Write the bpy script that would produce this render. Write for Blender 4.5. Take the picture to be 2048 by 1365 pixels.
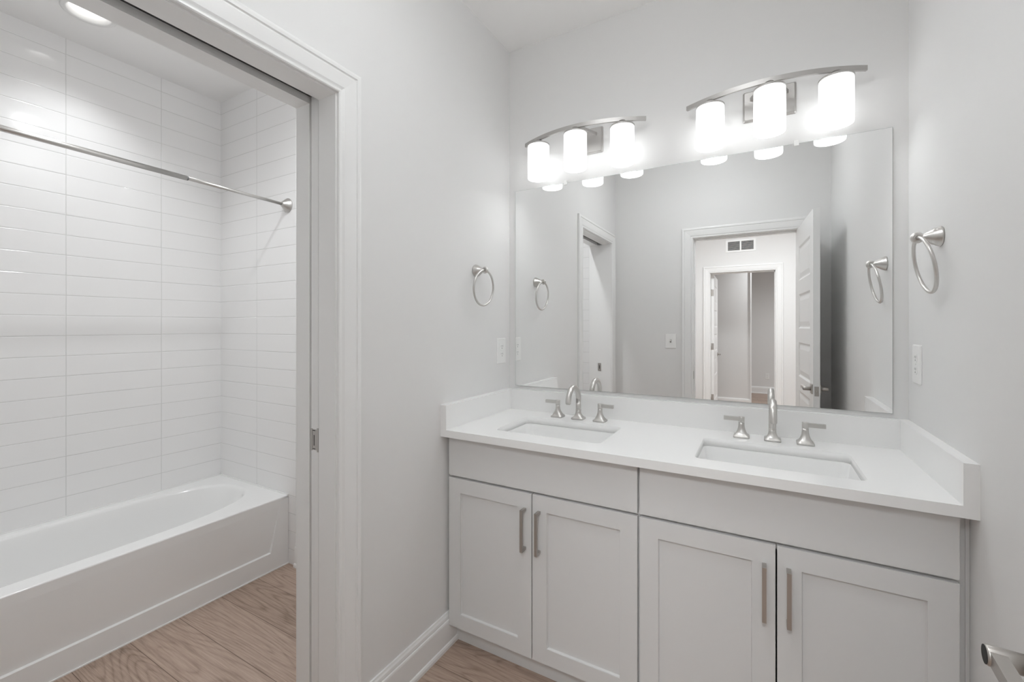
import bpy, bmesh, math, random
from mathutils import Vector, Matrix

for o in list(bpy.data.objects):
    bpy.data.objects.remove(o)
S = bpy.context.scene
COL = S.collection
PI = math.pi

# ------------------------------------------------------------------ camera
cam_data = bpy.data.cameras.new('camera')
cam = bpy.data.objects.new('camera', cam_data)
COL.objects.link(cam)
cam.location = (1.145, -2.0, 1.336)
cam.rotation_euler = (PI / 2, 0, 0.5143)
cam_data.sensor_width = 36.0
cam_data.lens = 879.36 * 36.0 / 2048.0
cam_data.shift_y = -(682.5 - 652.25) / 2048.0
cam_data.clip_start = 0.02
S.camera = cam

# ------------------------------------------------------------------ world, exposure
world = bpy.data.worlds.new('world')
S.world = world
world.use_nodes = True
world.node_tree.nodes['Background'].inputs[0].default_value = (0.9, 0.95, 1.0, 1)
world.node_tree.nodes['Background'].inputs[1].default_value = 0.0
S.view_settings.view_transform = 'Standard'
S.view_settings.look = 'None'
S.view_settings.gamma = 1.0
S.view_settings.use_curve_mapping = False
S.view_settings.exposure = 0.12
try:
    S.cycles.max_bounces = 16
    S.cycles.diffuse_bounces = 10
    S.cycles.glossy_bounces = 6
    S.cycles.sample_clamp_indirect = 6.0
except Exception:
    pass

# lamp strengths (radiance of the glowing parts)
BULB = 25.0          # bulbs inside the vanity shades
SHADE = 2.15          # glowing opal glass of the shades
CAN_TUB = 5.0       # recessed light lens over the bath
CAN_BATH = 14.0      # second recessed light in the bath alcove room
FILL_HALL = 20.0  # added fill panel in the hall
FILL_ROOM = 20.0  # added fill light in the room beyond the hall
FILL_DOME = 16.0  # added fill bowl in the vanity room

# ------------------------------------------------------------------ materials
def new_mat(name):
    m = bpy.data.materials.new(name)
    m.use_nodes = True
    return m, m.node_tree.nodes, m.node_tree.links

def mat(name, col, rough=0.5, metal=0.0, spec=0.5, bump=0.0, bscale=200.0, coat=0.0):
    m, N, L = new_mat(name)
    b = N['Principled BSDF']
    b.inputs['Base Color'].default_value = (*col, 1)
    b.inputs['Roughness'].default_value = rough
    b.inputs['Metallic'].default_value = metal
    b.inputs['Specular IOR Level'].default_value = spec
    if coat:
        b.inputs['Coat Weight'].default_value = coat
        b.inputs['Coat Roughness'].default_value = 0.05
    if bump:
        tc = N.new('ShaderNodeTexCoord')
        nz = N.new('ShaderNodeTexNoise')
        nz.inputs['Scale'].default_value = bscale
        bp = N.new('ShaderNodeBump')
        bp.inputs['Strength'].default_value = bump
        bp.inputs['Distance'].default_value = 0.001
        L.new(tc.outputs['Object'], nz.inputs['Vector'])
        L.new(nz.outputs['Fac'], bp.inputs['Height'])
        L.new(bp.outputs['Normal'], b.inputs['Normal'])
    return m

def emit(name, col, strength):
    m, N, L = new_mat(name)
    b = N['Principled BSDF']
    b.inputs['Base Color'].default_value = (0.85, 0.85, 0.85, 1)
    b.inputs['Roughness'].default_value = 0.3
    b.inputs['Emission Color'].default_value = (*col, 1)
    b.inputs['Emission Strength'].default_value = strength
    return m

def brushed(name, col, rough):
    m, N, L = new_mat(name)
    b = N['Principled BSDF']
    b.inputs['Metallic'].default_value = 1.0
    b.inputs['Base Color'].default_value = (*col, 1)
    tc = N.new('ShaderNodeTexCoord')
    mp = N.new('ShaderNodeMapping')
    mp.inputs['Scale'].default_value = (40, 40, 900)
    nz = N.new('ShaderNodeTexNoise')
    nz.inputs['Scale'].default_value = 1.0
    mr = N.new('ShaderNodeMapRange')
    mr.inputs['To Min'].default_value = rough - 0.06
    mr.inputs['To Max'].default_value = rough + 0.08
    L.new(tc.outputs['Object'], mp.inputs['Vector'])
    L.new(mp.outputs['Vector'], nz.inputs['Vector'])
    L.new(nz.outputs['Fac'], mr.inputs['Value'])
    L.new(mr.outputs['Result'], b.inputs['Roughness'])
    return m

def math_node(N, L, op, a, b=None, c=None):
    n = N.new('ShaderNodeMath')
    n.operation = op
    for i, v in enumerate((a, b, c)):
        if v is None:
            continue
        if isinstance(v, (int, float)):
            n.inputs[i].default_value = v
        else:
            L.new(v, n.inputs[i])
    return n.outputs[0]

def tile_mat(name, axis, off_h, w=0.4014, off_v=0.3837, h=0.10035):
    """glossy white tile, stacked grid laid in the plane (axis, z)"""
    m, N, L = new_mat(name)
    b = N['Principled BSDF']
    tc = N.new('ShaderNodeTexCoord')
    sp = N.new('ShaderNodeSeparateXYZ')
    L.new(tc.outputs['Object'], sp.inputs[0])
    def edge(out, off, size):
        t = math_node(N, L, 'SUBTRACT', out, off)
        t = math_node(N, L, 'DIVIDE', t, size)
        f = math_node(N, L, 'FRACT', t)
        f2 = math_node(N, L, 'SUBTRACT', 1.0, f)
        d = math_node(N, L, 'MINIMUM', f, f2)
        return math_node(N, L, 'MULTIPLY', d, size), math_node(N, L, 'FLOOR', t)
    dh, ih = edge(sp.outputs[axis], off_h, w)
    dv, iv = edge(sp.outputs['Z'], off_v, h)
    d = math_node(N, L, 'MINIMUM', dh, dv)
    mr = N.new('ShaderNodeMapRange')
    mr.inputs['From Min'].default_value = 0.0007
    mr.inputs['From Max'].default_value = 0.0013
    L.new(d, mr.inputs['Value'])
    mix = N.new('ShaderNodeMix')
    mix.data_type = 'RGBA'
    L.new(mr.outputs['Result'], mix.inputs['Factor'])
    mix.inputs['A'].default_value = (0.66, 0.66, 0.65, 1)
    mix.inputs['B'].default_value = (0.86, 0.857, 0.855, 1)
    L.new(mix.outputs['Result'], b.inputs['Base Color'])
    # pillowed edges, and each tile sits at a very slightly different tilt
    mh = N.new('ShaderNodeMapRange')
    mh.interpolation_type = 'SMOOTHSTEP'
    mh.inputs['From Min'].default_value = 0.0004
    mh.inputs['From Max'].default_value = 0.0034
    L.new(d, mh.inputs['Value'])
    nz = N.new('ShaderNodeTexNoise')
    nz.inputs['Scale'].default_value = 2.6
    nz.inputs['Detail'].default_value = 1.0
    L.new(tc.outputs['Object'], nz.inputs['Vector'])
    cb = N.new('ShaderNodeCombineXYZ')
    L.new(ih, cb.inputs[0]); L.new(iv, cb.inputs[1])
    wn = N.new('ShaderNodeTexWhiteNoise')
    wn.noise_dimensions = '3D'
    L.new(cb.outputs[0], wn.inputs['Vector'])
    sw = N.new('ShaderNodeSeparateColor')
    L.new(wn.outputs['Color'], sw.inputs[0])
    tx = math_node(N, L, 'MULTIPLY', math_node(N, L, 'SUBTRACT', sw.outputs[0], 0.5), sp.outputs[axis])
    tz = math_node(N, L, 'MULTIPLY', math_node(N, L, 'SUBTRACT', sw.outputs[1], 0.5), sp.outputs['Z'])
    tilt = math_node(N, L, 'MULTIPLY', math_node(N, L, 'ADD', tx, tz), 2.0)
    hh = math_node(N, L, 'ADD', mh.outputs['Result'], math_node(N, L, 'MULTIPLY', nz.outputs['Fac'], 0.9))
    hh = math_node(N, L, 'ADD', hh, tilt)
    bp = N.new('ShaderNodeBump')
    bp.inputs['Strength'].default_value = 0.9
    bp.inputs['Distance'].default_value = 0.0007
    L.new(hh, bp.inputs['Height'])
    L.new(bp.outputs['Normal'], b.inputs['Normal'])
    b.inputs['Roughness'].default_value = 0.09
    return m

def floor_mat():
    m, N, L = new_mat('oak_planks')
    b = N['Principled BSDF']
    tc = N.new('ShaderNodeTexCoord')
    sp = N.new('ShaderNodeSeparateXYZ')
    L.new(tc.outputs['Object'], sp.inputs[0])
    t = math_node(N, L, 'DIVIDE', math_node(N, L, 'ADD', sp.outputs['Y'], 0.638), 0.1805)
    row = math_node(N, L, 'FLOOR', t)
    fr = math_node(N, L, 'FRACT', t)
    d1 = math_node(N, L, 'MULTIPLY', math_node(N, L, 'MINIMUM', fr, math_node(N, L, 'SUBTRACT', 1.0, fr)), 0.1805)
    wn = N.new('ShaderNodeTexWhiteNoise'); wn.noise_dimensions = '1D'
    L.new(row, wn.inputs['W'])
    sh = math_node(N, L, 'MULTIPLY', wn.outputs['Value'], 1.2)
    tx = math_node(N, L, 'DIVIDE', math_node(N, L, 'ADD', sp.outputs['X'], sh), 1.22)
    colm = math_node(N, L, 'FLOOR', tx)
    fx = math_node(N, L, 'FRACT', tx)
    d2 = math_node(N, L, 'MULTIPLY', math_node(N, L, 'MINIMUM', fx, math_node(N, L, 'SUBTRACT', 1.0, fx)), 1.22)
    d = math_node(N, L, 'MINIMUM', d1, d2)
    seam = N.new('ShaderNodeMapRange')
    seam.inputs['From Min'].default_value = 0.0004
    seam.inputs['From Max'].default_value = 0.0016
    L.new(d, seam.inputs['Value'])
    pid = math_node(N, L, 'ADD', math_node(N, L, 'MULTIPLY', row, 17.3), math_node(N, L, 'MULTIPLY', colm, 5.7))
    wp = N.new('ShaderNodeTexWhiteNoise'); wp.noise_dimensions = '1D'
    L.new(pid, wp.inputs['W'])
    # grain: stretched along x, shifted per plank; broad cathedral figure by distorted rings
    cb = N.new('ShaderNodeCombineXYZ')
    L.new(math_node(N, L, 'MULTIPLY', sp.outputs['X'], 2.4), cb.inputs[0])
    L.new(math_node(N, L, 'MULTIPLY', sp.outputs['Y'], 58.0), cb.inputs[1])
    L.new(math_node(N, L, 'MULTIPLY', pid, 3.1), cb.inputs[2])
    fine = N.new('ShaderNodeTexNoise')
    fine.inputs['Scale'].default_value = 3.0
    fine.inputs['Detail'].default_value = 8.0
    fine.inputs['Roughness'].default_value = 0.65
    L.new(cb.outputs[0], fine.inputs['Vector'])
    cc = N.new('ShaderNodeCombineXYZ')
    L.new(math_node(N, L, 'MULTIPLY', sp.outputs['X'], 0.85), cc.inputs[0])
    L.new(math_node(N, L, 'MULTIPLY', sp.outputs['Y'], 6.0), cc.inputs[1])
    L.new(pid, cc.inputs[2])
    big = N.new('ShaderNodeTexNoise')
    big.inputs['Scale'].default_value = 1.3
    big.inputs['Detail'].default_value = 1.0
    L.new(cc.outputs[0], big.inputs['Vector'])
    ring = math_node(N, L, 'FRACT', math_node(N, L, 'MULTIPLY', big.outputs['Fac'], 17.0))
    ring = math_node(N, L, 'ABSOLUTE', math_node(N, L, 'SUBTRACT', ring, 0.5))
    ring = math_node(N, L, 'POWER', math_node(N, L, 'MULTIPLY', ring, 2.0), 3.0)
    g = math_node(N, L, 'ADD', math_node(N, L, 'MULTIPLY', fine.outputs['Fac'], 0.95), math_node(N, L, 'MULTIPLY', ring, -0.19))
    g = math_node(N, L, 'ADD', g, math_node(N, L, 'MULTIPLY', math_node(N, L, 'SUBTRACT', wp.outputs['Value'], 0.5), 0.16))
    ramp = N.new('ShaderNodeValToRGB')
    e = ramp.color_ramp.elements
    e[0].position = 0.15; e[0].color = (0.235, 0.165, 0.124, 1)
    e[1].position = 0.68; e[1].color = (0.520, 0.402, 0.330, 1)
    k = ramp.color_ramp.elements.new(0.42); k.color = (0.400, 0.296, 0.236, 1)
    L.new(g, ramp.inputs['Fac'])
    mix = N.new('ShaderNodeMix'); mix.data_type = 'RGBA'
    L.new(seam.outputs['Result'], mix.inputs['Factor'])
    mix.inputs['A'].default_value = (0.10, 0.06, 0.04, 1)
    L.new(ramp.outputs['Color'], mix.inputs['B'])
    L.new(mix.outputs['Result'], b.inputs['Base Color'])
    b.inputs['Roughness'].default_value = 0.42
    bp = N.new('ShaderNodeBump')
    bp.inputs['Strength'].default_value = 0.25
    bp.inputs['Distance'].default_value = 0.0008
    L.new(math_node(N, L, 'ADD', math_node(N, L, 'MULTIPLY', fine.outputs['Fac'], 0.3), seam.outputs['Result']), bp.inputs['Height'])
    L.new(bp.outputs['Normal'], b.inputs['Normal'])
    return m

def shade_mat():
    """opal glass: glows strongest at the height of its bulb"""
    m, N, L = new_mat('opal_glass')
    b = N['Principled BSDF']
    b.inputs['Base Color'].default_value = (0.86, 0.86, 0.85, 1)
    b.inputs['Roughness'].default_value = 0.25
    tc = N.new('ShaderNodeTexCoord')
    sp = N.new('ShaderNodeSeparateXYZ')
    L.new(tc.outputs['Generated'], sp.inputs[0])
    r = N.new('ShaderNodeValToRGB')
    e = r.color_ramp.elements
    e[0].position = 0.0; e[0].color = (0.36, 0.36, 0.36, 1)
    e[1].position = 1.0; e[1].color = (0.30, 0.30, 0.30, 1)
    for p, v in ((0.10, 0.40), (0.24, 0.80), (0.40, 1.0), (0.58, 0.75), (0.75, 0.40)):
        q = r.color_ramp.elements.new(p); q.color = (v, v, v, 1)
    L.new(sp.outputs['Z'], r.inputs['Fac'])
    st = math_node(N, L, 'MULTIPLY', r.outputs['Color'], SHADE)
    b.inputs['Emission Color'].default_value = (0.965, 0.985, 1.0, 1)
    L.new(st, b.inputs['Emission Strength'])
    return m

M = dict(
    wall=mat('wall_paint', (0.765, 0.762, 0.757), 0.62, bump=0.05, bscale=350),
    ceil=mat('ceiling_paint', (0.91, 0.906, 0.90), 0.8),
    trim=mat('trim_paint', (0.83, 0.83, 0.825), 0.32),
    door=mat('door_paint', (0.82, 0.82, 0.815), 0.35),
    cab=mat('cabinet_paint', (0.70, 0.698, 0.695), 0.38),
    quartz=mat('white_quartz', (0.87, 0.87, 0.865), 0.16, bump=0.02, bscale=60),
    porc=mat('white_porcelain', (0.86, 0.86, 0.855), 0.06),
    tub=mat('white_acrylic', (0.86, 0.86, 0.855), 0.10),
    nickel=brushed('brushed_nickel', (0.62, 0.605, 0.585), 0.33),
    lamp=brushed('lamp_nickel', (0.54, 0.525, 0.51), 0.46),
    satin=brushed('satin_nickel', (0.50, 0.475, 0.45), 0.36),
    chrome=mat('polished_steel', (0.60, 0.60, 0.60), 0.16, metal=1.0),
    dark=mat('black_recess', (0.012, 0.012, 0.012), 0.7),
    track=mat('dark_track', (0.035, 0.035, 0.035), 0.5),
    slot=mat('slot_shadow_grey', (0.16, 0.16, 0.16), 0.6),
    plastic=mat('white_plastic', (0.84, 0.84, 0.83), 0.28),
    clear=mat('clear_plastic', (0.88, 0.88, 0.87), 0.15),
    caulk=mat('white_caulk', (0.88, 0.88, 0.87), 0.4),
    mirror=mat('mirror_silver', (0.945, 0.95, 0.948), 0.0, metal=1.0),
    mirror_edge=mat('mirror_edge_glass', (0.32, 0.36, 0.34), 0.12),
    floor=floor_mat(),
    tile_back=tile_mat('white_tile_long_wall', 'Y', -1.1854),
    tile_end=tile_mat('white_tile_end_wall', 'X', -1.4759 + 0.0),
    shade=shade_mat(),
    bulb=emit('lit_bulb', (0.965, 0.985, 1.0), BULB),
    can_tub=emit('lit_lens_tub', (1.0, 0.985, 0.97), CAN_TUB),
    can_bath=emit('lit_lens_bath', (1.0, 0.985, 0.97), CAN_BATH),
    fill_hall=emit('fill_panel_hall', (0.935, 0.975, 1.0), FILL_HALL),
    fill_dome=emit('fill_dome_glow', (0.945, 0.98, 1.0), FILL_DOME),
    fill_room=emit('fill_lens_room', (1.0, 0.99, 0.98), FILL_ROOM),
)

# ------------------------------------------------------------------ mesh helpers
class MB:
    def __init__(self):
        self.bm = bmesh.new()
    def box(self, x0, x1, y0, y1, z0, z1, mi=0):
        b = self.bm
        v = [b.verts.new((x, y, z)) for x in (x0, x1) for y in (y0, y1) for z in (z0, z1)]
        for f in ((0, 1, 3, 2), (4, 6, 7, 5), (0, 4, 5, 1), (2, 3, 7, 6), (0, 2, 6, 4), (1, 5, 7, 3)):
            fc = b.faces.new([v[i] for i in f]); fc.material_index = mi
        return self
    def loft(self, loops, cap0=True, cap1=True, closed=True, smooth=True, mi=0):
        b = self.bm
        R = [[b.verts.new(p) for p in lp] for lp in loops]
        n = len(R[0])
        for i in range(len(R) - 1):
            for j in range(n if closed else n - 1):
                k = (j + 1) % n
                f = b.faces.new((R[i][j], R[i][k], R[i + 1][k], R[i + 1][j]))
                f.smooth = smooth; f.material_index = mi
        if cap0:
            f = b.faces.new(R[0][::-1]); f.material_index = mi
        if cap1:
            f = b.faces.new(R[-1]); f.material_index = mi
        return self
    def lathe(self, prof, origin=(0, 0, 0), axis='Z', n=32, cap0=True, cap1=True, mi=0, sign=1):
        loops = []
        for r, h in prof:
            lp = []
            for j in range(n):
                a = 2 * PI * j / n
                c, s = r * math.cos(a), r * math.sin(a)
                if axis == 'Z':
                    p = (c, s, h)
                elif axis == 'X':
                    p = (h * sign, c, s * sign)
                else:
                    p = (c, h * sign, -s * sign)
                lp.append((p[0] + origin[0], p[1] + origin[1], p[2] + origin[2]))
            loops.append(lp)
        return self.loft(loops, cap0, cap1, mi=mi)
    def tube(self, pts, r, n=16, closed=False, mi=0, cap=True):
        pts = [Vector(p) for p in pts]
        m = len(pts)
        rad = r if isinstance(r, (list, tuple)) else [r] * m
        loops = []
        ref = None
        for i, p in enumerate(pts):
            if closed:
                t = pts[(i + 1) % m] - pts[i - 1]
            else:
                t = pts[min(i + 1, m - 1)] - pts[max(i - 1, 0)]
            t.normalize()
            if ref is None:
                ref = Vector((0, 0, 1)) if abs(t.z) < 0.9 else Vector((1, 0, 0))
            u = (ref - t * ref.dot(t)).normalized()
            ref = u
            w = t.cross(u)
            loops.append([p + (u * math.cos(2 * PI * j / n) + w * math.sin(2 * PI * j / n)) * rad[i] for j in range(n)])
        if closed:
            loops.append(loops[0])
            self.loft(loops, False, False, mi=mi)
            bmesh.ops.remove_doubles(self.bm, verts=self.bm.verts, dist=1e-6)
        else:
            self.loft(loops, cap, cap, mi=mi)
        return self
    def sweep_rect(self, pts, w, h, up=(0, 0, 1)):
        """rectangular bar along pts; w across, h along up"""
        up = Vector(up)
        pts = [Vector(p) for p in pts]
        loops = []
        for i, p in enumerate(pts):
            t = (pts[min(i + 1, len(pts) - 1)] - pts[max(i - 1, 0)]).normalized()
            sd = t.cross(up).normalized()
            u2 = sd.cross(t).normalized()
            loops.append([p + sd * (w / 2) + u2 * (h / 2), p - sd * (w / 2) + u2 * (h / 2),
                          p - sd * (w / 2) - u2 * (h / 2), p + sd * (w / 2) - u2 * (h / 2)])
        return self.loft(loops, smooth=False)
    def xform(self, mtx):
        bmesh.ops.transform(self.bm, matrix=mtx, verts=self.bm.verts)
        return self
    def bevel(self, w, seg=2, ang=30):
        es = [e for e in self.bm.edges if len(e.link_faces) == 2 and e.calc_face_angle(0) > math.radians(ang)]
        bmesh.ops.bevel(self.bm, geom=es, offset=w, segments=seg, profile=0.5, affect='EDGES', clamp_overlap=True)
        return self
    def build(self, name, mats, parent=None, origin=None):
        bmesh.ops.recalc_face_normals(self.bm, faces=self.bm.faces)
        if origin is not None:
            bmesh.ops.translate(self.bm, verts=self.bm.verts, vec=-Vector(origin))
        me = bpy.data.meshes.new(name)
        self.bm.to_mesh(me); self.bm.free()
        for m in (mats if isinstance(mats, (list, tuple)) else [mats]):
            me.materials.append(m)
        o = bpy.data.objects.new(name, me)
        COL.objects.link(o)
        if parent is not None:
            o.parent = parent
        if origin is not None:
            o.location = origin
        return o

def tag(o, label=None, cat=None, group=None, kind=None):
    if label: o['label'] = label
    if cat: o['category'] = cat
    if group: o['group'] = group
    if kind: o['kind'] = kind
    return o

def thing(name, loc, label, cat, group=None, rz=0.0):
    o = bpy.data.objects.new(name, None)
    COL.objects.link(o)
    o.location = loc
    o.rotation_euler = (0, 0, rz)
    o.empty_display_size = 0.05
    return tag(o, label, cat, group)

def struct(name, mb, mats, parent=None):
    o = mb.build(name, mats, parent)
    if parent is None:
        o['kind'] = 'structure'
    return o

def copy_tree(o, parent=None):
    c = o.copy()
    COL.objects.link(c)
    if parent is not None:
        c.parent = parent
    for ch in list(o.children):
        copy_tree(ch, c)
    return c

def rrect(cx, cy, hx, hy, r, z, n=6):
    pts = []
    for (sx, sy, a0) in ((1, 1, 0), (-1, 1, PI / 2), (-1, -1, PI), (1, -1, 3 * PI / 2)):
        for k in range(n + 1):
            a = a0 + (PI / 2) * k / n
            pts.append((cx + sx * (hx - r) + r * math.cos(a), cy + sy * (hy - r) + r * math.sin(a), z))
    return pts

def cut(o, cutter):
    md = o.modifiers.new('cut', 'BOOLEAN')
    md.operation = 'DIFFERENCE'
    md.solver = 'EXACT'
    md.object = cutter
    dg = bpy.context.evaluated_depsgraph_get()
    me = bpy.data.meshes.new_from_object(o.evaluated_get(dg))
    o.modifiers.remove(md)
    old = o.data
    o.data = me
    bpy.data.meshes.remove(old)
    bpy.data.objects.remove(cutter)

# ------------------------------------------------------------------ dimensions
W = 1.5914            # vanity room width
ZC = 2.770            # ceilings
YR = -1.925           # rear wall face (door to the hall)
YR2 = -2.045          # its hall face
XT = -0.189           # bath side of the pocket-door wall
XB = -1.87            # long tiled wall
YE = -0.463           # tiled end wall
YN = -2.02            # other end of the bath
JY0, JY1 = -1.084, -1.805   # pocket opening
HZ = 2.056            # head of the pocket opening
DX0, DX1, DZ = 0.660, 1.382, 2.058   # hall-side doorway
YH, YH2 = -4.60, -4.72     # hall far wall
HX0, HX1, HZ2 = 0.545, 1.312, 2.056

# ------------------------------------------------------------------ structure
struct('floor', MB().box(-2.1, 3.2, -8.2, 0.15, -0.05, 0.0), M['floor'])
struct('wall_mirror', MB().box(-0.19, W + 0.12, 0.0, 0.12, 0.0, ZC), M['wall'])
struct('wall_right', MB().box(W, W + 0.12, YR2, 0.0, 0.0, ZC), M['wall'])

# pocket-door wall: two skins round the pocket, solid beyond the opening and above the head
JT = 0.016
wl = MB()
wl.box(-0.0795, 0.0, JY0 + JT, 0.0, 0.0, ZC)
wl.box(XT, -0.1255, JY0 + JT, 0.0, 0.0, ZC)
wl.box(-0.1255, -0.0795, -0.30, 0.0, 0.0, ZC)
wl.box(XT, 0.0, YR, JY1 - JT, 0.0, ZC)
wl.box(-0.0795, 0.0, JY1 - JT, JY0 + JT, HZ + JT, ZC)
wl.box(XT, -0.1255, JY1 - JT, JY0 + JT, HZ + JT, ZC)
wl.box(-0.1255, -0.0795, JY1 - JT, JY0 + JT, HZ + 0.07, ZC)
struct('wall_left', wl, M['wall'])
jb = MB()
jb.box(-0.0795, 0.0, JY0, JY0 + JT, 0.0, HZ)
jb.box(XT, -0.1255, JY0, JY0 + JT, 0.0, HZ)
jb.box(XT, 0.0, JY1 - JT, JY1, 0.0, HZ)
jb.box(-0.0795, 0.0, JY1 - JT, JY0 + JT, HZ, HZ + JT)
jb.box(XT, -0.1255, JY1 - JT, JY0 + JT, HZ, HZ + JT)
jb.bevel(0.001, 1)
trim_jamb = struct('trim_1', jb, M['trim'])
# dark sliding track in the head slot
tag(MB().box(-0.1245, -0.0805, JY1 - JT + 0.002, JY0 - 0.001, HZ + 0.022, HZ + 0.058).build('door_track', M['track'], trim_jamb), 'dark sliding track in the door head')
sk = MB().box(-0.117, -0.088, JY1 - 0.0005, JY1 + 0.002, 0.935, 1.005)
sk.box(-0.1055, -0.0995, JY1 + 0.0005, JY1 + 0.0026, 0.955, 0.985, mi=1)
tag(sk.build('strike_plate', [M['satin'], M['dark']], trim_jamb), 'brushed nickel strike plate')

CAS = [(0.0, 0.0), (0.0, 0.010), (0.003, 0.0125), (0.008, 0.0125), (0.011, 0.009), (0.014, 0.010), (0.020, 0.0135),
       (0.040, 0.0155), (0.058, 0.017), (0.0605, 0.0145), (0.064, 0.0145), (0.067, 0.0185), (0.075, 0.019),
       (0.081, 0.0175), (0.085, 0.013), (0.085, 0.0)]

def casing(name, a0, a1, zt, place):
    """mitred door casing; place(u, z, t) -> xyz with u along the wall and t out of it"""
    mb = MB()
    loops = [[], [], [], []]
    for w, t in CAS:
        w = w + 0.004
        loops[0].append(place(a0 - w, 0.0, t))
        loops[1].append(place(a0 - w, zt + w, t))
        loops[2].append(place(a1 + w, zt + w, t))
        loops[3].append(place(a1 + w, 0.0, t))
    mb.loft(loops, smooth=False)
    return struct(name, mb, M['trim'])

casing('trim_2', JY1, JY0, HZ, lambda u, z, t: (t, u, z))
casing('trim_3', JY1, JY0, HZ, lambda u, z, t: (XT - t, u, z))

# rear wall with the doorway to the hall
wr = MB()
wr.box(XT, DX0 - JT, YR2, YR, 0.0, ZC)
wr.box(DX1 + JT, W, YR2, YR, 0.0, ZC)
wr.box(DX0 - JT, DX1 + JT, YR2, YR, DZ + JT, ZC)
struct('wall_rear', wr, M['wall'])
jr = MB()
jr.box(DX0 - JT, DX0, YR2, YR, 0.0, DZ)
jr.box(DX1, DX1 + JT, YR2, YR, 0.0, DZ)
jr.box(DX0 - JT, DX1 + JT, YR2, YR, DZ, DZ + JT)
jr.box(DX0, DX0 + 0.010, -2.000, -1.964, 0.0, DZ - 0.010)
jr.box(DX0, DX1, -2.000, -1.964, DZ - 0.010, DZ)
tj = struct('trim_4', jr, M['trim'])
st = MB().lathe([(0.0, 0), (0.016, 0.0), (0.016, 0.002)], axis='X', n=20)
st = MB().box(DX0 - 0.0005, DX0 + 0.0016, -1.9585, -1.9265, 0.895, 0.960)
tag(st.build('strike_plate', M['satin'], tj), 'nickel strike plate')
casing('trim_5', DX0, DX1, DZ, lambda u, z, t: (u, YR + t, z))
casing('trim_6', DX0, DX1, DZ, lambda u, z, t: (u, YR2 - t, z))

# bath room shell
struct('wall_bath_back', MB().box(XB - 0.12, XB, YN - 0.1, YE + 0.1, 0.0, ZC), M['tile_back'])
struct('wall_bath_end', MB().box(XB, -1.104, YE, YE + 0.1, 0.0, ZC), M['tile_end'])
struct('wall_bath_side', MB().box(-1.104, XT, YE + 0.008, YE + 0.1, 0.0, ZC), M['wall'])
struct('wall_bath_near', MB().box(XB, XT, YN - 0.1, YN, 0.0, ZC), M['tile_end'])
struct('wall_bath_return', MB().box(XT, XT + 0.02, YN - 0.1, YR2, 0.0, ZC), M['wall'])
ceil_bath = struct('ceiling_bath', MB().box(XB - 0.12, XT, YN - 0.1, YE + 0.1, ZC, ZC + 0.08), M['ceil'])
struct('ceiling', MB().box(XT, W + 0.12, YR2, 0.12, ZC, ZC + 0.08), M['ceil'])
# caulk line / tile trim at the top of the tile
# hall and the room beyond
wh = MB()
wh.box(-1.3, HX0 - JT, YH2, YH, 0.0, ZC)
wh.box(HX1 + JT, 2.7, YH2, YH, 0.0, ZC)
wh.box(HX0 - JT, HX1 + JT, YH2, YH, HZ2 + JT, ZC)
struct('wall_hall', wh, M['wall'])
struct('wall_hall_left', MB().box(-1.42, -1.3, YH2, YR2, 0.0, ZC), M['wall'])
struct('wall_hall_right', MB().box(2.7, 2.82, YH2, YR2, 0.0, ZC), M['wall'])
struct('wall_hall_front', MB().box(W + 0.12, 2.7, YR2, YR2 + 0.12, 0.0, ZC).box(-1.42, XT, YR2 - 0.075 - 0.06, YN - 0.1, 0, ZC), M['wall'])
ceil_hall = struct('ceiling_hall', MB().box(-1.42, 2.82, YH2, YR2, ZC, ZC + 0.08), M['ceil'])
jh = MB()
jh.box(HX0 - JT, HX0, YH2, YH, 0.0, HZ2)
jh.box(HX1, HX1 + JT, YH2, YH, 0.0, HZ2)
jh.box(HX0 - JT, HX1 + JT, YH2, YH, HZ2, HZ2 + JT)
jh.box(HX1 - 0.010, HX1, YH2 + 0.036, YH2 + 0.072, 0.0, HZ2)
jh.box(HX0, HX1, YH2 + 0.036, YH2 + 0.072, HZ2 - 0.010, HZ2)
struct('trim_7', jh, M['trim'])
casing('trim_8', HX0, HX1, HZ2, lambda u, z, t: (u, YH + t, z))
struct('wall_room_left', MB().box(-1.42, -1.3, -8.12, YH2, 0.0, ZC), M['wall'])
struct('wall_room_right', MB().box(2.7, 2.82, -8.12, YH2, 0.0, ZC), M['wall'])
struct('wall_room_stub', MB().box(-1.3, 1.000, -6.32, -6.20, 0.0, ZC), M['wall'])
struct('trim_9', MB().box(1.000, 1.016, -6.335, -6.185, 0.0, 2.3).bevel(0.003, 1), M['trim'])
struct('wall_room_far', MB().box(-1.3, 2.7, -8.12, -8.00, 0.0, ZC), M['wall'])
ceil_room = struct('ceiling_room', MB().box(-1.42, 2.82, -8.12, YH2, ZC, ZC + 0.08), M['ceil'])

BASE = [(0.0, 0.0), (0.024, 0.0), (0.024, 0.012), (0.021, 0.019), (0.0165, 0.021), (0.0165, 0.104), (0.015, 0.110),
        (0.0105, 0.112), (0.0125, 0.117), (0.011, 0.126), (0.0075, 0.132), (0.006, 0.138), (0.0, 0.138)]
def baseboard(name, p0, p1, nrm):
    loops = []
    for p in (p0, p1):
        loops.append([(p[0] + nrm[0] * t, p[1] + nrm[1] * t, z) for t, z in BASE])
    return struct(name, MB().loft(loops, smooth=False), M['trim'])
baseboard('baseboard_left', (0, -0.47), (0, JY0 + 0.089), (1, 0))
baseboard('baseboard_rear', (0.0, YR), (DX0 - 0.089, YR), (0, 1))
baseboard('baseboard_right', (W, YR + 0.03), (W, -0.535), (-1, 0))
baseboard('baseboard_bath', (-1.104, YE + 0.008), (XT - 0.02, YE + 0.008), (0, -1))
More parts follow.
